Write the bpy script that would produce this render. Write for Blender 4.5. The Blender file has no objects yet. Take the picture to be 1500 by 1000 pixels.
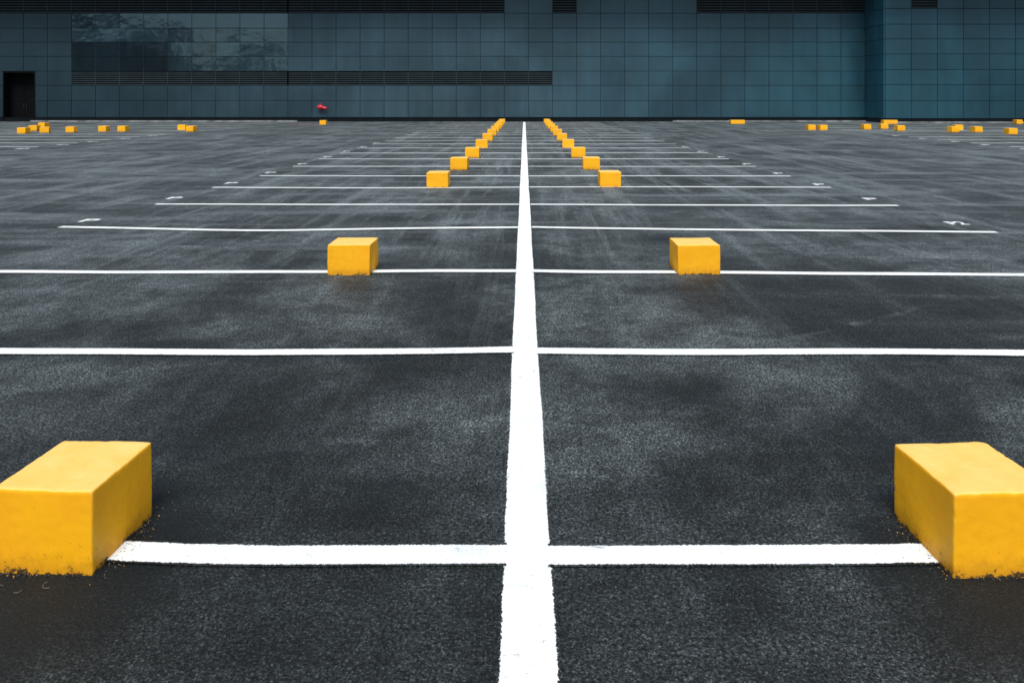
import bpy, bmesh, math, random
from mathutils import Vector, noise, Matrix
random.seed(7)
scene=bpy.context.scene
coll=scene.collection
scene.view_settings.view_transform='Standard'
scene.view_settings.look='None'
scene.view_settings.exposure=0

# ---------------------------------------------------------------- helpers
class NT:
    def __init__(s,name):
        s.m=bpy.data.materials.new(name); s.m.use_nodes=True
        s.t=s.m.node_tree; s.t.nodes.clear()
        s.out=s.t.nodes.new('ShaderNodeOutputMaterial')
        s.p=s.t.nodes.new('ShaderNodeBsdfPrincipled')
        s.t.links.new(s.p.outputs[0],s.out.inputs[0])
    def n(s,typ,**k):
        nd=s.t.nodes.new(typ)
        for a,b in k.items(): setattr(nd,a,b)
        return nd
    def set(s,sock,v):
        if isinstance(v,bpy.types.NodeSocket): s.t.links.new(v,sock)
        else: sock.default_value=v
    def math(s,op,a,b=0.0,c=None,clamp=False):
        nd=s.n('ShaderNodeMath',operation=op,use_clamp=clamp)
        s.set(nd.inputs[0],a); s.set(nd.inputs[1],b)
        if c is not None: s.set(nd.inputs[2],c)
        return nd.outputs[0]
    def map(s,v,sc=(1,1,1),rot=(0,0,0),loc=(0,0,0)):
        nd=s.n('ShaderNodeMapping'); s.set(nd.inputs[0],v)
        nd.inputs['Location'].default_value=loc
        nd.inputs['Rotation'].default_value=rot; nd.inputs['Scale'].default_value=sc
        return nd.outputs[0]
    def noise(s,v,scale,detail=4,rough=.55,dist=0):
        nd=s.n('ShaderNodeTexNoise'); s.set(nd.inputs['Vector'],v)
        nd.inputs['Scale'].default_value=scale; nd.inputs['Detail'].default_value=detail
        nd.inputs['Roughness'].default_value=rough; nd.inputs['Distortion'].default_value=dist
        return nd.outputs[0]
    def vor(s,v,scale,out='Distance'):
        nd=s.n('ShaderNodeTexVoronoi'); s.set(nd.inputs['Vector'],v)
        nd.inputs['Scale'].default_value=scale
        return nd.outputs[out]
    def step(s,v,a,b,lo=0.0,hi=1.0):
        nd=s.n('ShaderNodeMapRange'); nd.interpolation_type='SMOOTHSTEP'
        s.set(nd.inputs[0],v); nd.inputs[1].default_value=a; nd.inputs[2].default_value=b
        nd.inputs[3].default_value=lo; nd.inputs[4].default_value=hi
        return nd.outputs[0]
    def mix(s,f,a,b,blend='MIX'):
        nd=s.n('ShaderNodeMix',data_type='RGBA',blend_type=blend)
        s.set(nd.inputs[0],f)
        s.set(nd.inputs[6],a if isinstance(a,bpy.types.NodeSocket) else (*a,1))
        s.set(nd.inputs[7],b if isinstance(b,bpy.types.NodeSocket) else (*b,1))
        return nd.outputs[2]
    def bump(s,h,strength,dist,normal=None):
        nd=s.n('ShaderNodeBump'); s.set(nd.inputs['Height'],h)
        s.set(nd.inputs['Strength'],strength); nd.inputs['Distance'].default_value=dist
        if normal is not None: s.set(nd.inputs['Normal'],normal)
        return nd.outputs[0]
    def pos(s): return s.n('ShaderNodeNewGeometry').outputs['Position']

def asphalt(t):
    P=t.pos()
    sp=t.n('ShaderNodeSeparateXYZ'); t.set(sp.inputs[0],P)
    Y=sp.outputs[1]; Xs=sp.outputs[0]
    fl=t.n('ShaderNodeCombineXYZ'); t.set(fl.inputs[0],Xs); t.set(fl.inputs[1],Y)
    P=fl.outputs[0]
    g1=t.noise(P,66,3,.95)
    g2=t.noise(P,15,2,.6)
    vd=t.vor(P,82)
    big=t.noise(t.map(P,(1,.75,1),(0,0,.3),(3.3,1.2,0)),.55,4,.58,.5)
    mid=t.noise(P,2.3,5,.66,.3)
    st1=t.noise(t.map(P,(1.9,.13,1),(0,0,.5)),1.0,5,.70,.4)
    st2=t.noise(t.map(P,(2.2,.10,1),(0,0,-.75),(5,3,0)),1.0,5,.70,.4)
    st3=t.noise(t.map(P,(.14,1.4,1),(0,0,.05),(2,9,0)),1.0,4,.68,.3)
    patch=t.math('MULTIPLY',t.step(big,.40,.64),t.step(Y,2.3,3.9,.25,1.0))
    midm=t.step(mid,.34,.70)
    streak=t.math('MAXIMUM',t.step(st1,.50,.68),t.step(st2,.51,.70))
    streak=t.math('MAXIMUM',streak,t.math('MULTIPLY',t.step(st3,.48,.68),.95))
    far_sheen=t.step(Y,3.5,14,.0,1.0)  # sheen of the distant ground, painted as a paler asphalt colour
    dust_or_sheen=t.math('ADD',t.math('MULTIPLY',patch,.30),t.math('MULTIPLY',t.math('MULTIPLY',patch,midm),.62))
    dust_or_sheen=t.math('ADD',dust_or_sheen,t.math('MULTIPLY',streak,t.math('ADD',.14,t.math('MULTIPLY',far_sheen,.90))))
    dust_or_sheen=t.math('ADD',dust_or_sheen,t.math('MULTIPLY',far_sheen,.30))
    dust_or_sheen=t.math('MULTIPLY_ADD',midm,.09,dust_or_sheen)
    dust_or_sheen=t.math('MINIMUM',dust_or_sheen,1.45)
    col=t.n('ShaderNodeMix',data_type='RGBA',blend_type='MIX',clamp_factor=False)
    t.set(col.inputs[0],dust_or_sheen); col.inputs[6].default_value=(.0100,.0120,.0122,1); col.inputs[7].default_value=(.122,.146,.151,1)
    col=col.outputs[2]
    grain=t.step(g1,.38,.64,.0,2.8)
    grain=t.math('MULTIPLY',grain,t.step(g2,.3,.7,.75,1.25))
    ag=t.step(vd,.05,.55,1.6,.45)
    gr=t.math('MULTIPLY',grain,ag)
    comb=t.n('ShaderNodeCombineColor')
    for i in range(3): t.set(comb.inputs[i],gr)
    col=t.mix(1.0,col,comb.outputs[0],'MULTIPLY')
    chip=t.step(t.noise(P,105,1,.5),.65,.70)
    col=t.mix(t.math('MULTIPLY',chip,t.math('ADD',.28,t.math('MULTIPLY',patch,.45))),col,(.23,.26,.265))
    sc=t.math('MULTIPLY',t.step(t.noise(t.map(P,(1,3.2,1),(0,0,.2)),3.1,5,.78,.8),.64,.72),t.step(big,.5,.56))
    col=t.mix(t.math('MULTIPLY',sc,.5),col,(.28,.33,.34))
    def arc(cx,cy,R,w,x0,x1,k,col):
        dx=t.math('SUBTRACT',Xs,cx); dy=t.math('SUBTRACT',Y,cy)
        r=t.math('SQRT',t.math('ADD',t.math('MULTIPLY',dx,dx),t.math('MULTIPLY',dy,dy)))
        dd=t.math('ABSOLUTE',t.math('SUBTRACT',t.math('ADD',r,t.math('MULTIPLY',t.math('SUBTRACT',mid,.5),.25)),R))
        m=t.math('MULTIPLY',t.step(dd,w*.2,w,1,0),t.math('MULTIPLY',t.step(Xs,x0,x0+.4),t.step(Xs,x1-.8,x1,1,0)))
        m=t.math('MULTIPLY',m,t.step(g1,.42,.62,.1,1.0))
        m=t.math('MULTIPLY',m,t.step(mid,.44,.60,.0,1.0))
        m=t.math('MULTIPLY',m,t.math('LESS_THAN',Y,cy))
        return t.mix(t.math('MULTIPLY',m,k),col,(.24,.28,.29))
    col=arc(-.6,11.04,6.08,.05,1.5,4.0,.5,col)
    col=arc(3.0,15.2,6.3,.12,2.6,8.5,.35,col)
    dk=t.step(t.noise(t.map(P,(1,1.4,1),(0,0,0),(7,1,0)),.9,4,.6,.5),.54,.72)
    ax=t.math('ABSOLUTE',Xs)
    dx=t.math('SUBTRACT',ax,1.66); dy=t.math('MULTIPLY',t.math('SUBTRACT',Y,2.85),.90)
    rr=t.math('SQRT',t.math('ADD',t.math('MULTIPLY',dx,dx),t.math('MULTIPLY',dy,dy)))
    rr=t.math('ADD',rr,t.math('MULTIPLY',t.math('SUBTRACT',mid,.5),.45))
    dk=t.math('MAXIMUM',dk,t.math('MULTIPLY',t.step(rr,.32,.66,1,0),1.45))  # shade and grime round the near blocks, painted dark into the asphalt
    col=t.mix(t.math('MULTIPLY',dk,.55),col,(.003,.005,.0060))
    rough=t.math('SUBTRACT',t.math('ADD',.60,t.math('MULTIPLY',g1,.14)),t.math('MULTIPLY',dk,.02))
    h=t.math('ADD',g1,t.math('MULTIPLY',vd,-.4))
    return col,rough,h,g1,P

def mat_ground():
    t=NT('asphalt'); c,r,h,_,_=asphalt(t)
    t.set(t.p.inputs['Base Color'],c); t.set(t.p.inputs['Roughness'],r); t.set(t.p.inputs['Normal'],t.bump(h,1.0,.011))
    t.p.inputs['Specular IOR Level'].default_value=.30
    t.p.inputs['Specular Tint'].default_value=(.85,.97,1,1)
    return t.m
def mat_paint(worn=0.0):
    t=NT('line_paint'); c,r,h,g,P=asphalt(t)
    uv=t.n('ShaderNodeUVMap').outputs[0]
    sx=t.n('ShaderNodeSeparateXYZ'); t.set(sx.inputs[0],uv)
    e=t.math('ADD',sx.outputs[1],t.math('MULTIPLY',t.math('SUBTRACT',t.noise(P,75,3,.8),.5),.026))
    e=t.math('ADD',e,t.math('MULTIPLY',t.math('SUBTRACT',t.noise(P,6,3,.6),.5),.012))
    m=t.step(e,-.002,.002)
    pit=t.step(t.noise(P,90,3,.75),.57-worn*.02,.67-worn*.03)
    scr=t.math('MULTIPLY',t.step(t.noise(P,9,5,.75,.6),.60-worn*.04,.72),.55)
    m=t.math('MULTIPLY',m,t.math('SUBTRACT',1.0,t.math('MULTIPLY',pit,.40)))
    m=t.math('MULTIPLY',m,t.math('SUBTRACT',1.0,scr))
    dirt=t.noise(P,2.3,5,.65)
    pc=t.mix(t.step(dirt,.45,.78),(.86,.90,.90),(.66,.70,.71))
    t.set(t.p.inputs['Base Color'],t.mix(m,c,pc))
    t.set(t.p.inputs['Roughness'],r)
    t.set(t.p.inputs['Normal'],t.bump(h,t.math('SUBTRACT',.9,t.math('MULTIPLY',m,.66)),.007))
    t.p.inputs['Specular IOR Level'].default_value=.30
    return t.m
def mat_yellow():
    t=NT('yellow_painted_concrete')
    oc=t.n('ShaderNodeTexCoord').outputs['Object']
    P=t.pos()
    so=t.n('ShaderNodeSeparateXYZ'); t.set(so.inputs[0],oc)
    z=so.outputs[2]
    a=t.noise(P,5,5,.6,.4); b=t.noise(P,28,5,.7); f=t.noise(P,170,3,.7)
    nz=t.n('ShaderNodeSeparateXYZ'); t.set(nz.inputs[0],t.n('ShaderNodeNewGeometry').outputs['Normal'])
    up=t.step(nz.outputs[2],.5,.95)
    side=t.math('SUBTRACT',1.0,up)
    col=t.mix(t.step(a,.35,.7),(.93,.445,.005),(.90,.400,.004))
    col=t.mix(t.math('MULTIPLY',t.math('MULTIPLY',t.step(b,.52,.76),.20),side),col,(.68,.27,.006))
    dust_or_sheen=t.math('MULTIPLY',up,t.step(t.noise(P,6.5,6,.68),.3,.72,.50,.84))
    col=t.mix(dust_or_sheen,col,(.97,.64,.22))
    pt=t.n('ShaderNodeNewGeometry').outputs['Pointiness']
    ed=t.math('MULTIPLY',t.step(pt,.52,.60),t.step(t.noise(P,30,4,.7),.45,.6))
    col=t.mix(t.math('MULTIPLY',ed,.6),col,(.93,.66,.30))
    run=t.noise(t.map(P,(22,22,2.2)),1,4,.6)
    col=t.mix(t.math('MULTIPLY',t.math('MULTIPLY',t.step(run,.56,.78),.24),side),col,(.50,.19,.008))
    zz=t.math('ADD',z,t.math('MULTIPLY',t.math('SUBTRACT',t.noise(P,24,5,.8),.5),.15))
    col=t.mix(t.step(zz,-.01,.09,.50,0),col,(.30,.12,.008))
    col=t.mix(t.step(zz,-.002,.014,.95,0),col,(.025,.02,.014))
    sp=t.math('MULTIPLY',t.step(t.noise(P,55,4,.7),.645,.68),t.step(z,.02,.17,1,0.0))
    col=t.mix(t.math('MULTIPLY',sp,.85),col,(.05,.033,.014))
    pin=t.step(t.vor(P,24),.035,.06,.8,0)
    pin=t.math('MULTIPLY',pin,t.step(t.noise(P,7,2),.47,.56))
    col=t.mix(pin,col,(.16,.07,.01))
    scr=t.math('MULTIPLY',t.step(t.noise(t.map(P,(1,1,3),(.4,.2,.6)),26,4,.8,1.5),.67,.72),.35)
    col=t.mix(scr,col,(.92,.64,.24))
    t.set(t.p.inputs['Base Color'],col)
    t.set(t.p.inputs['Roughness'],t.math('ADD',.42,t.math('MULTIPLY',a,.35)))
    h=t.math('ADD',t.math('MULTIPLY',b,.4),t.math('MULTIPLY',f,.4))
    t.set(t.p.inputs['Normal'],t.bump(h,.25,.005))
    t.p.inputs['Specular IOR Level'].default_value=.35
    return t.m
def mat_panel(name='cladding_panel',rough=.34,metal=.0,spec=.45,tint=(1,1,1),wav=.25):
    t=NT(name)
    at=t.n('ShaderNodeAttribute'); at.attribute_name='tone'
    P=t.pos()
    n1=t.noise(t.map(P,(1.4,1.4,.14)),1,5,.6); n2=t.noise(P,.14,4,.6,.4)
    k=t.math('MULTIPLY',t.step(n1,.3,.75,.90,1.12),t.step(n2,.34,.66,.76,1.26))
    comb=t.n('ShaderNodeCombineColor')
    for i in range(3): t.set(comb.inputs[i],k)
    t.set(t.p.inputs['Base Color'],t.mix(1,at.outputs[0],comb.outputs[0],'MULTIPLY'))
    t.set(t.p.inputs['Roughness'],t.math('ADD',rough,t.math('MULTIPLY',n1,.12)))
    t.p.inputs['Metallic'].default_value=metal
    t.p.inputs['Specular IOR Level'].default_value=spec
    t.p.inputs['Specular Tint'].default_value=(*tint,1)
    t.set(t.p.inputs['Normal'],t.bump(t.noise(P,.9,2),wav,.02))
    return t.m
def mat_simple(name,c,rough=.6,var=.25,scale=5,metal=0,spec=.5):
    t=NT(name); P=t.pos(); n=t.noise(P,scale,5,.6)
    c2=tuple(x*(1-var) for x in c); c3=tuple(min(1,x*(1+var)) for x in c)
    t.set(t.p.inputs['Base Color'],t.mix(t.step(n,.3,.7),c2,c3))
    t.p.inputs['Roughness'].default_value=rough; t.p.inputs['Metallic'].default_value=metal
    t.p.inputs['Specular IOR Level'].default_value=spec
    return t.m

M_ground=mat_ground(); M_paint=mat_paint(0); M_paintw=mat_paint(1.0)
M_yel=mat_yellow(); M_pan=mat_panel(tint=(.65,.9,1))
M_glass=mat_panel('window_glass',.04,0,.95,(.55,.85,1.0),wav=.8)
M_dark=mat_simple('dark_joint',(.007,.017,.022),.8)
M_louv=mat_simple('louver_metal',(.015,.027,.034),.6,.2,1,spec=.3)
M_louvd=mat_simple('louver_dark_backing',(.004,.007,.009),.8,.2,1,spec=.1)  # near-black sheet behind the slats, also on the plinths
M_door=mat_simple('dark_door_paint',(.0022,.0025,.003),.8,spec=.1)
M_kerb=mat_simple('concrete_kerb',(.19,.20,.205),.8,.5,1.5)
M_red=mat_simple('red_paint',(.55,.010,.03),.4,.2,8)
M_brass=mat_simple('dull_metal',(.30,.28,.25),.4,.2,8,.8)
M_grit=mat_simple('grit_stone',(.08,.075,.065),.8,.6,60)
M_chip=mat_simple('yellow_paint_chip',(.50,.24,.03),.7,.4,40)

def mkobj(name,bm,mat,loc=(0,0,0),parent=None,smooth=False,**props):
    me=bpy.data.meshes.new(name); bm.to_mesh(me); bm.free()
    for m in (mat if isinstance(mat,list) else [mat]): me.materials.append(m)
    if smooth:
        for p in me.polygons: p.use_smooth=True
    o=bpy.data.objects.new(name,me); o.location=loc; coll.objects.link(o)
    if parent: o.parent=parent
    for k,v in props.items(): o[k]=v
    return o
def box(bm,x0,x1,y0,y1,z0,z1):
    v=[bm.verts.new(c) for c in ((x0,y0,z0),(x1,y0,z0),(x1,y1,z0),(x0,y1,z0),(x0,y0,z1),(x1,y0,z1),(x1,y1,z1),(x0,y1,z1))]
    f=[bm.faces.new([v[i] for i in q]) for q in ((0,3,2,1),(4,5,6,7),(0,1,5,4),(1,2,6,5),(2,3,7,6),(3,0,4,7))]
    return v,f
def cyl(bm,p0,p1,r0,r1=None,seg=16):
    r1=r0 if r1 is None else r1
    p0=Vector(p0);p1=Vector(p1);d=p1-p0
    M=Matrix.Translation((p0+p1)/2)@d.to_track_quat('Z','Y').to_matrix().to_4x4()
    bmesh.ops.create_cone(bm,cap_ends=True,segments=seg,radius1=r0,radius2=r1,depth=d.length,matrix=M)

# ---------------------------------------------------------------- ground
bm=bmesh.new()
G=600
vs=[bm.verts.new(c) for c in ((-G,-400,0),(G,-400,0),(G,900,0),(-G,900,0))]
bm.faces.new(vs)
ground=mkobj('parking_lot',bm,M_ground,kind='structure',label='dark worn asphalt parking lot with dusty patches and painted distant sheen',category='ground')

def strip(name,pts,width,mat,margin=.014,z=.0055,label=None,wob=.011,step=.12):
    P=[]
    for a,b in zip(pts[:-1],pts[1:]):
        L=math.dist(a,b); n=max(1,int(L/step))
        for i in range(n): 
            P.append((a[0]+(b[0]-a[0])*i/n,a[1]+(b[1]-a[1])*i/n))
    P.append(pts[-1])
    for _ in range(10):
        Q=P[:]
        for i in range(1,len(P)-1): Q[i]=((P[i-1][0]+2*P[i][0]+P[i+1][0])/4,(P[i-1][1]+2*P[i][1]+P[i+1][1])/4)
        P=Q
    bm=bmesh.new(); uvl=bm.loops.layers.uv.new('UVMap')
    rows=[]
    s=random.random()*100
    for i,p in enumerate(P):
        a=P[max(0,i-1)]; b=P[min(len(P)-1,i+1)]
        d=Vector((b[0]-a[0],b[1]-a[1])).normalized(); nrm=Vector((-d.y,d.x))
        w1=width/2+wob*.6*noise.noise(Vector((p[0]*1.3+s,p[1]*1.3,1)))
        w2=width/2+wob*.6*noise.noise(Vector((p[0]*1.3+s,p[1]*1.3,9)))
        c=Vector(p)+nrm*wob*1.6*noise.noise(Vector((p[0]*.8+s,p[1]*.8,5)))
        rows.append([(bm.verts.new((*(c+nrm*(w1+margin)),z)),-margin),(bm.verts.new((*c,z)),width/2),(bm.verts.new((*(c-nrm*(w2+margin)),z)),-margin)])
    for r0,r1 in zip(rows[:-1],rows[1:]):
        for j in (0,1):
            q=[r0[j],r0[j+1],r1[j+1],r1[j]]
            f=bm.faces.new([k[0] for k in q])
            for l,k in zip(f.loops,q): l[uvl].uv=(0,k[1])
    bm.normal_update()
    for f in bm.faces:
        if f.normal.z<0: f.normal_flip()
    o=mkobj(name,bm,mat,parent=ground)
    if label: o['label']=label
    return o

strip('centre_line',[(.008,.9),(.010,2.2),(.012,3),(.008,5),(.006,8),(.004,14),(0,25),(0,56.5)],.171,M_paint,z=.003,wob=.004,label='long straight white painted divider line')
near=[
 ([(-1.56,2.905),(-1.2,2.875),(-.7,2.865),(-.3,2.876),(-.066,2.876)],[(.088,2.872),(.6,2.862),(1.0,2.862),(1.56,2.885)]),
 ([(-5.97,5.24),(-3.5,5.20),(-1.9,5.165),(-1.0,5.18),(-.072,5.23)],[(.086,5.20),(.9,5.18),(2.2,5.18),(3.4,5.155),(5.95,5.13)]),
 ([(-6.0,7.60),(-4,7.56),(-1.9,7.575),(-1,7.62),(-.074,7.62)],[(.084,7.62),(.6,7.56),(1.5,7.57),(3,7.50),(5.1,7.45),(5.95,7.44)]),
 ([(-6.16,10.24),(-4.5,10.05),(-3.3,9.93),(-1.6,10.12),(-.08,10.2)],[(.10,10.22),(1,10.12),(3,9.98),(6.02,9.84)]),
 ([(-5.95,12.45),(-3,12.4),(-.09,12.42)],[(.10,12.42),(3,12.32),(5.95,12.28)]),
 ([(-5.98,14.8),(-3,14.70),(-.09,14.82)],[(.10,14.85),(3,14.9),(5.88,14.8)]),
]
for L,R in near:
    strip('bay_line',L,.118,M_paint); strip('bay_line',R,.118,M_paint)
d=17.0
while d<55.5:
    ex=5.85-.012*(d-17)
    a=random.uniform(-.07,.07)
    strip('bay_line',[(-ex,d+a),(-ex/2,d+random.uniform(-.05,.05)),(-.09,d)],.125,M_paintw,step=.4)
    strip('bay_line',[(.10,d),(ex/2,d+random.uniform(-.05,.05)),(ex,d-a)],.125,M_paintw,step=.4)
    d+=2.4
for sgn in (-1,1):
    d=24.9
    while d<54:
        strip('bay_line',[(sgn*17.2,d),(sgn*23,d+.05),(sgn*29,d)],.125,M_paintw,step=.8)
        d+=2.4 if d<40 else 3.6
strip('edge_line',[(12,41.5),(22,41.2),(40,41.4)],.14,M_paintw,step=1,z=.010)
strip('edge_line',[(-40,36.6),(-24,36.9),(-16.8,37)],.14,M_paintw,step=1,z=.010)

def painted_text(body,x,y,size,sx=1.5):
    cu=bpy.data.curves.new('t','FONT'); cu.body=body; cu.size=size; cu.align_x='CENTER'; cu.offset=.010
    o=bpy.data.objects.new('t',cu); coll.objects.link(o)
    bpy.context.view_layer.update()
    me=bpy.data.meshes.new_from_object(o.evaluated_get(bpy.context.evaluated_depsgraph_get()))
    bpy.data.objects.remove(o)
    for v in me.vertices: v.co.x*=sx
    if not me.uv_layers: me.uv_layers.new(name='UVMap')
    for l in me.uv_layers[0].data: l.uv=(0,.010)
    me.materials.clear(); me.materials.append(M_paintw)
    ob=bpy.data.objects.new('painted_bay_marking',me); coll.objects.link(ob)
    ob.location=(x,y,.005); ob.parent=ground
    return ob
for sgn,lst in ((-1,[('P',-6.08,10.66),('P',-6.0,13.1),('P',-5.92,15.45),('P',-5.85,17.65),('P',-5.8,20),('P',-5.75,22.4),('P',-5.75,24.8),('P',-5.7,27.2),('P',-5.7,29.6)]),
                (1,[('P2',5.90,10.42),('P',5.87,12.98),('P',5.85,15.2),('P',5.8,17.5),('P',5.8,20),('P',5.75,22.4),('P',5.7,24.8),('P',5.7,27.2)])):
    for b,x,y in lst: painted_text(b,x,y,.35,.72 if b=='P2' else 1.3)
for sgn in (-1,1):
    for y in (26.1,28.4,30.4,32.9,35.3): painted_text('P',sgn*17.1,y,.5)

# ---------------------------------------------------------------- blocks
def block_mesh(seed,w,dp,h):
    bm=bmesh.new()
    box(bm,-w/2,w/2,-dp/2,dp/2,-.02,h)
    bmesh.ops.bevel(bm,geom=[e for e in bm.edges],offset=.008,segments=3,profile=.5,affect='EDGES')
    long=[e for e in bm.edges if e.calc_length()>.1]
    bmesh.ops.subdivide_edges(bm,edges=long,cuts=30,use_grid_fill=True)
    o=Vector((seed*3.1,seed*1.7,0))
    for vv in bm.verts:
        c=vv.co
        taper=1-.010*(c.z/h)
        c.x*=taper; c.y*=taper
        c.x+=.005*noise.noise(c*4+o); c.y+=.005*noise.noise(c*4+o*2); c.z+=.004*noise.noise(c*4.0+o*3)
        c+=Vector((noise.noise(c*30+o),noise.noise(c*30-o),noise.noise(c*30+o*2)))*.0010
        ex=abs(abs(c.x)-w/2)<.013; ey=abs(abs(c.y)-dp/2)<.013; ez=abs(c.z-h)<.013
        if (ex+ey+ez)>=2:
            q=noise.noise(c*38+o*5)
            if q>.2: c*=1-.009*(q-.2)/.5
    bmesh.ops.recalc_face_normals(bm,faces=bm.faces)
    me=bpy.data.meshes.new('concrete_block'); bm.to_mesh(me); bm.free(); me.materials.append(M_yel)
    for p in me.polygons: p.use_smooth=True
    return me
ROW='yellow concrete blocks marking the parking bays'
def block(me,x,yfront,dp,rz=0,label='small yellow painted concrete block on dark asphalt'):
    o=bpy.data.objects.new('concrete_block',me); coll.objects.link(o)
    o.location=(x,yfront+dp/2,0); o.rotation_euler=(0,0,math.radians(rz))
    o['label']=label; o['category']='concrete block'; o['group']=ROW
    return o
lb='yellow painted concrete block with dirty scuffed base on asphalt line end'
block(block_mesh(1,.375,.405,.30),-1.718,2.762,.405,-3,lb)
block(block_mesh(2,.385,.405,.300),1.706,2.745,.405,3,lb)
lb='yellow painted concrete block sitting across a white bay line'
block(block_mesh(3,.415,.40,.292),-1.692,7.44,.40,-1,lb)
block(block_mesh(4,.415,.40,.285),1.69,7.47,.40,1,lb)
B=[block_mesh(5+i,.41,.42,.29) for i in range(3)]
BW=block_mesh(11,.95,.42,.27)
dL=[14.75,18.4,22.2,26.6,31.2,35.6,39.8,43.8,47.6,51.0,54.0]
for i,y in enumerate(dL):
    xl=[-1.66,-1.56,-1.50,-1.47][min(i,3)]-.012*max(0,i-3); xr=[1.66,1.62,1.57,1.53][min(i,3)]+.006*max(0,i-3)
    block(B[i%3],xl,y,.42,random.uniform(-2,2)); block(B[(i+1)%3],xr,y+.1,.42,random.uniform(-2,2))
side=[(-24.6,37.7,2),(-26.1,40.9,8),(-28.6,45.7,-5),(-23,39,4),(-21.9,40,0),(-20.9,40,0),(-18.6,41.8,3),(-17.35,40,-4),(-13.2,50.5,0),(-24.1,38.6,20),
 (15.6,41.8,0),(16.15,41.6,5),(19,42.7,3),(20.4,43.6,-8),(20,40.9,0),(21.9,39.2,6),(23.6,41.8,-5),(23.1,39.2,2),(23.4,36.9,0),(33.4,52,0)]
for i,(x,y,r) in enumerate(side):
    block(B[i%3],x,y,.42,r,'distant yellow painted concrete block standing alone on the asphalt')
for x in (14.4,24.7):
    block(BW,x,52,.42,0,'wide yellow painted concrete block near the building wall')

def debris(name,mat,spots,cnt,rmin,rmax,label):
    bm=bmesh.new()
    for _ in range(cnt):
        cx,cy,sx,sy=random.choice(spots)
        x=random.gauss(cx,sx); y=random.gauss(cy,sy); r=random.uniform(rmin,rmax)
        inside=False
        for bx,by,hw,hd in ((-1.718,2.965,.20,.21),(1.706,2.948,.20,.21)):
            if abs(x-bx)<hw and abs(y-by)<hd: inside=True
        if inside: continue
        M=Matrix.Translation((x,y,.004+r*.4))@Matrix.Rotation(random.random()*6,4,'Z')@Matrix.Diagonal((1,random.uniform(.5,1),random.uniform(.35,.8),1))
        ret=bmesh.ops.create_icosphere(bm,subdivisions=1,radius=r,matrix=M)
        for v in ret['verts']: v.co+=Vector([random.uniform(-.25,.25)*r for _ in range(3)])
    return mkobj(name,bm,mat,kind='stuff',label=label,category='debris')
sp=[(-1.51,2.87,.03,.08),(-1.50,3.05,.025,.10),(-1.74,2.755,.14,.008),(1.50,2.87,.03,.08),(1.49,3.05,.025,.10),(1.74,2.735,.14,.008)]
debris('loose_grit',M_grit,sp,360,.001,.0035,'loose grit gathered round the block bases')
debris('paint_chips',M_chip,sp,170,.001,.003,'yellow paint chips scattered by the block bases')
for (x,y,r,a0) in ((-1.83,2.68,.016,.5),(-1.66,2.70,.022,2.5),(-1.75,2.665,.012,4)):
    bm=bmesh.new(); n=12
    for i in range(n):
        t0=a0+i*.22; t1=a0+(i+1)*.22
        cyl(bm,(x+r*math.cos(t0),y+r*math.sin(t0),.003),(x+r*math.cos(t1),y+r*math.sin(t1),.003),.0011,seg=6)
    mkobj('wire_scrap',bm,M_brass,label='small curled wire scrap lying on the asphalt',category='wire scrap',group='wire scraps on asphalt')

# ---------------------------------------------------------------- building
bld=bpy.data.objects.new('industrial_building',None); coll.objects.link(bld); bld.location=(0,58,0)
bld['label']='long dark teal metal clad industrial building with louvers'; bld['category']='building'
MX0,MX1=-17.75,1.806
zr=[.31,1.55,2.70,3.77,4.88,5.95,7.0,8.12,9.2,10.3,11.4,12.5]
TOP=12.55
def tone(x,row):
    t=max(0,min(1,(x+34)/60))
    a=Vector((.0095,.0215,.030)); m=Vector((.029,.058,.076)); b=Vector((.0125,.052,.076))
    return a.lerp(m,min(1,t*2)) if t<.5 else m.lerp(b,min(1,(t-.5)*2.0))
def panels(name,cells,depth,mat,gap=.013,tilt=.0026,tf=None,var=.09,parent=bld,yoff=0,bev=.010,label=None):
    bm=bmesh.new(); lay=bm.loops.layers.float_color.new('tone')
    for (x0,x1,z0,z1) in cells:
        v,f=box(bm,x0+gap,x1-gap,-depth+yoff,-.01+yoff,z0+gap,z1-gap)
        c=(tf or tone)((x0+x1)/2,z0); k=1+random.uniform(-var,var); h=random.uniform(-.03,.03)
        tx=random.uniform(-tilt,tilt); tz=random.uniform(-tilt,tilt); cx=(x0+x1)/2; cz=(z0+z1)/2
        for q in v:
            if q.co.y<-depth+yoff+.001: q.co.y+=(q.co.x-cx)*tx*4+(q.co.z-cz)*tz*4
        for ff in f:
            for l in ff.loops: l[lay]=(c.x*k*(1-h),c.y*k,c.z*k*(1+h),1)
    es=[e for e in bm.edges if all(v.co.y<-depth/2+yoff for v in e.verts)]
    bmesh.ops.bevel(bm,geom=es,offset=bev,segments=1,affect='EDGES')
    o=mkobj(name,bm,mat,parent=parent)
    if label: o['label']=label
    return o
DX0,DX1=-39.1,-36.8
WX=25.6
glass=[]; pan=[]
for i in range(-24,25):
    x0=MX0+i*MX1; x1=x0+MX1
    if x0>WX-.05: continue
    x1=min(x1,WX)
    if x1-x0<.3: continue
    for r in range(len(zr)-1):
        z0,z1=zr[r],zr[r+1]
        if r==2 and -9<=i<11: continue
        if r==7 and (i<9): continue
        if r==7 and 17<=i<24: continue
        if r==7 and i==11: continue
        if -9<=i<0 and 3<=r<=6: glass.append((x0,x1,z0,z1)); continue
        if x1>DX0-.4 and x0<DX1+.4 and r<=2:
            a,b=x0,x1
            if b<=DX0 or a>=DX1: pan.append((a,b,z0,z1))
            else:
                if a<DX0-.1: pan.append((a,DX0-.06,z0,z1))
                if b>DX1+.1: pan.append((DX1+.06,b,z0,z1))
            continue
        pan.append((x0,x1,z0,z1))
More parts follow.
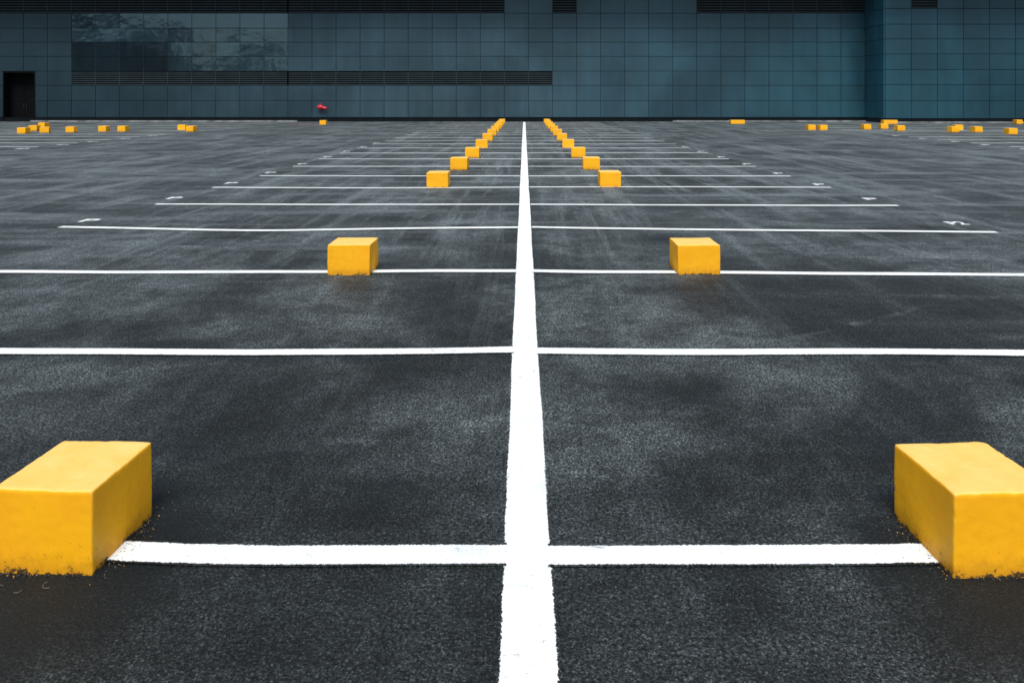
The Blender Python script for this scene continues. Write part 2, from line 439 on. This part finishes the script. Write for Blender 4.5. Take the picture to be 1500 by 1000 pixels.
panels('wall_cladding',pan,.07,M_pan)
def gt(x,z):
    d=x<-26.4 and z<5.9
    return Vector((.008,.014,.018)) if d else Vector((.015,.029,.038))  # paler panes hold a reflection painted into the glass tone
panels('window',glass,.05,M_glass,gap=.016,tilt=.0022,tf=gt,var=.12,label='dark reflective glazed window bank')
bm=bmesh.new()
box(bm,-62,DX0,.0,18,-.05,TOP); box(bm,DX1,WX,.0,18,-.05,TOP); box(bm,DX0,DX1,0,18,3.72,TOP); box(bm,DX0,DX1,.9,18,-.05,3.72)
mkobj('wall_core',bm,M_dark,parent=bld)
bm=bmesh.new(); box(bm,-62.1,WX-.08,-.12,18.1,TOP+.002,TOP+.35); mkobj('parapet',bm,M_louv,parent=bld)
bm=bmesh.new(); box(bm,-61.9,WX,-.04,-.002,-.02,.30); mkobj('plinth',bm,M_louvd,parent=bld)
bm=bmesh.new(); box(bm,-62,WX-.09,-3.0,-.09,10.6,10.95)
mkobj('added_shade_slab',bm,M_louv,parent=bld)  # unseen overhang added to darken the top of the wall
def louver(name,x0,x1,z0,z1,n,y=-.02,parent=bld):
    bm=bmesh.new()
    v,f=box(bm,x0+.02,x1-.02,y,y+.015,z0+.02,z1-.02)
    for q in f: q.material_index=1
    dz=(z1-z0-.08)/n
    for i in range(n):
        zz=z0+.04+i*dz
        v,f=box(bm,x0+.05,x1-.05,y-.055,y-.003,zz+dz*.12,zz+dz*.50)
        for q in v:
            if q.co.y<y-.03: q.co.z-=dz*.12
    nx=max(1,round((x1-x0)/1.806))
    for i in range(nx+1):
        xx=x0+(x1-x0)*i/nx
        box(bm,xx-.025,xx+.025,y-.075,y-.001,z0+.012,z1-.012)
    return mkobj(name,bm,[M_louv,M_louvd],parent=parent)
X=lambda i:MX0+i*MX1
louver('louver_vent',X(-9),X(0),zr[2],zr[3],7)
louver('louver_vent',X(0),X(11),zr[2],zr[3],7)
louver('louver_vent',X(-24),X(0),zr[7],zr[8],5)
louver('louver_vent',X(0),X(9),zr[7],zr[8],5)
louver('louver_vent',X(11),X(12),zr[7],zr[8],5)
louver('louver_vent',X(17),X(24),zr[7],zr[8],5)
door=bpy.data.objects.new('door',None); coll.objects.link(door); door.parent=bld
bm=bmesh.new()
for a,b in ((DX0+.08,(DX0+DX1)/2-.01),((DX0+DX1)/2+.01,DX1-.08)):
    box(bm,a,b,.74,.80,.01,3.55)
    box(bm,a+.15,b-.15,.72,.739,.3,1.6); box(bm,a+.15,b-.15,.72,.739,1.9,3.3)
mkobj('door_leaf',bm,M_door,parent=door)
bm=bmesh.new(); box(bm,DX0-.055,DX0+.03,-.08,.7,0,3.66); box(bm,DX1-.03,DX1+.055,-.08,.7,0,3.66); box(bm,DX0-.055,DX1+.055,-.08,.7,3.662,3.76)
mkobj('frame',bm,M_door,parent=door)
bm=bmesh.new()
for s in (-.10,.10):
    cyl(bm,((DX0+DX1)/2+s,.66,.95),((DX0+DX1)/2+s,.66,1.35),.016)
    for z in (.98,1.32): cyl(bm,((DX0+DX1)/2+s,.66,z),((DX0+DX1)/2+s,.72,z),.012)
mkobj('handle',bm,M_louv,parent=door)

wing=bpy.data.objects.new('building_wing',None); coll.objects.link(wing); wing.parent=bld; wing.location=(0,-3.1,0)
bm=bmesh.new(); box(bm,WX+.06,62,0,21,-.05,TOP+.6); mkobj('wing_core',bm,M_dark,parent=wing)
def tw(x,z): return Vector((.0115,.048,.070))*max(.55,1-.035*max(0,x-27))
cells=[]
for i in range(19):
    x0=WX+.06+i*1.85
    for r in range(len(zr)-1):
        if r==7 and i==1: continue
        cells.append((x0,x0+1.85,zr[r],zr[r+1]))
panels('wing_cladding',cells,.07,M_pan,tf=tw,parent=wing,var=.07)
louver('louver_vent',WX+.06+1.85,WX+.06+3.7,zr[7],zr[8],5,parent=wing)
bm=bmesh.new(); lay=bm.loops.layers.float_color.new('tone')
for j in range(2):
    for r in range(len(zr)-1):
        v,f=box(bm,WX-.01,WX+.055,.0+j*1.52+.02,1.52+j*1.52-.02,zr[r]+.013,zr[r+1]-.013)
        k=random.uniform(.95,1.05)
        for ff in f:
            for l in ff.loops: l[lay]=(.018*k,.078*k,.115*k,1)
mkobj('return_cladding',bm,M_pan,parent=wing)
bm=bmesh.new(); box(bm,WX+.0,62,-.05,-.002,-.02,.30); mkobj('plinth',bm,M_louvd,parent=wing)
bm=bmesh.new(); box(bm,WX-.05,62.1,-.12,21.1,TOP+.602,TOP+.9); mkobj('parapet',bm,M_louv,parent=wing)
bm=bmesh.new(); box(bm,WX+.02,62,-2.6,-.09,10.6,10.95); mkobj('added_shade_slab',bm,M_louv,parent=wing)  # unseen slab added over the wing to shade its upper panels

def kerb(x0,x1,y0,y1):
    bm=bmesh.new(); box(bm,x0,x1,y0,y1,-.02,.10)
    bmesh.ops.bevel(bm,geom=[e for e in bm.edges],offset=.02,segments=2,affect='EDGES')
    mkobj('kerb',bm,M_kerb,kind='structure',label='pale concrete kerb along the building base',category='kerb')
kerb(-60,-39.3,57.1,57.3); kerb(-36.6,-16.8,57.1,57.3); kerb(11,25.3,57.1,57.3); kerb(25.3,60,54.2,54.4)

inlet=bpy.data.objects.new('fire_inlet',None); coll.objects.link(inlet); inlet.location=(-15.15,57.93,0)
inlet['label']='red fire hose inlet with valve on building wall'; inlet['category']='fire hose inlet'
bm=bmesh.new()
cyl(bm,(0,0,1.05),(0,-.2,1.05),.085); cyl(bm,(0,-.02,1.05),(0,0.0,1.05),.15)
bmesh.ops.create_uvsphere(bm,u_segments=20,v_segments=12,radius=.21,matrix=Matrix.Translation((-.1,-.22,1.08))@Matrix.Diagonal((1.15,.8,.85,1)))
cyl(bm,(-.05,-.22,1.06),(.28,-.24,1.0),.11,.085); cyl(bm,(.28,-.24,1.0),(.34,-.25,.985),.11)
cyl(bm,(-.33,-.22,1.1),(-.28,-.22,1.1),.09)
mkobj('valve_body',bm,M_red,parent=inlet)
bm=bmesh.new()
for i in range(16):
    a=i*math.pi/8; b=a+math.pi/8; r=.085
    cyl(bm,(-.1+r*math.cos(a),-.22+r*math.sin(a),1.31),(-.1+r*math.cos(b),-.22+r*math.sin(b),1.31),.014,seg=8)
for i in range(4):
    a=i*math.pi/2; cyl(bm,(-.1,-.22,1.31),(-.1+.085*math.cos(a),-.22+.085*math.sin(a),1.31),.010,seg=8)
cyl(bm,(-.1,-.22,1.2),(-.1,-.22,1.32),.02)
mkobj('hand_wheel',bm,M_red,parent=inlet)
bm=bmesh.new(); cyl(bm,(.34,-.25,.985),(.39,-.26,.975),.08); mkobj('outlet_cap',bm,M_red,parent=inlet)
strip('red_marking',[(-15.6,51),(-13.6,51)],.22,M_red,step=.3,z=.006)

# stand-in buildings added behind the camera to shape reflections in the glazing
M_opd=mat_simple('dark_backdrop',(.05,.06,.068),.7,.3,.4)
M_opp=mat_simple('pale_backdrop',(.30,.34,.36),.7,.5,.15)
def opp(x0,x1,z1,mat,lab,y=-75):
    bm=bmesh.new(); box(bm,x0,x1,y-14,y,-.1,z1)
    box(bm,x0-.3,x1+.3,y-14.3,y+.3,z1+.002,z1+.5)
    mkobj('backdrop',bm,mat,label=lab,category='backdrop')
opp(-150,-90,20,M_opd,'dark plain warehouse added for the glazing reflections')
opp(-87,-76,9,M_opd,'low dark warehouse added for the glazing reflections')
opp(-73,-66,14,M_opp,'pale narrow warehouse added for the glazing reflections')
opp(-52,-30,22,M_opd,'dark plain warehouse added for the glazing reflections')

# ---------------------------------------------------------------- light
w=bpy.data.worlds.new('World'); scene.world=w; w.use_nodes=True
nt=w.node_tree; bg=nt.nodes['Background']
sky=nt.nodes.new('ShaderNodeTexSky'); sky.sky_type='NISHITA'; sky.sun_disc=False
EL=56; AZ=184
sky.sun_elevation=math.radians(EL); sky.sun_rotation=math.radians(AZ); sky.dust_density=1.5; sky.air_density=1.0
hs=nt.nodes.new('ShaderNodeHueSaturation'); hs.inputs['Saturation'].default_value=.62
nt.links.new(sky.outputs[0],hs.inputs['Color'])
nt.links.new(hs.outputs[0],bg.inputs[0]); bg.inputs[1].default_value=.148
sd=bpy.data.lights.new('sun','SUN'); sd.energy=3.2; sd.angle=math.radians(24); sd.color=(1,.975,.91)
so=bpy.data.objects.new('sun',sd); coll.objects.link(so)
az=math.radians(AZ); el=math.radians(EL)
dirv=Vector((math.sin(az)*math.cos(el),math.cos(az)*math.cos(el),math.sin(el)))
so.rotation_euler=dirv.to_track_quat('Z','Y').to_euler(); so.location=dirv*30

# ---------------------------------------------------------------- camera
cd=bpy.data.cameras.new('camera'); cam=bpy.data.objects.new('camera',cd); coll.objects.link(cam)
cam.location=(0,0,1.7); cam.rotation_euler=(math.radians(90),0,0)
cd.sensor_width=36; cd.lens=1130/1500*36; cd.shift_y=-355/1500; cd.shift_x=-18/1500
cd.clip_start=.05; cd.clip_end=2000
scene.camera=cam
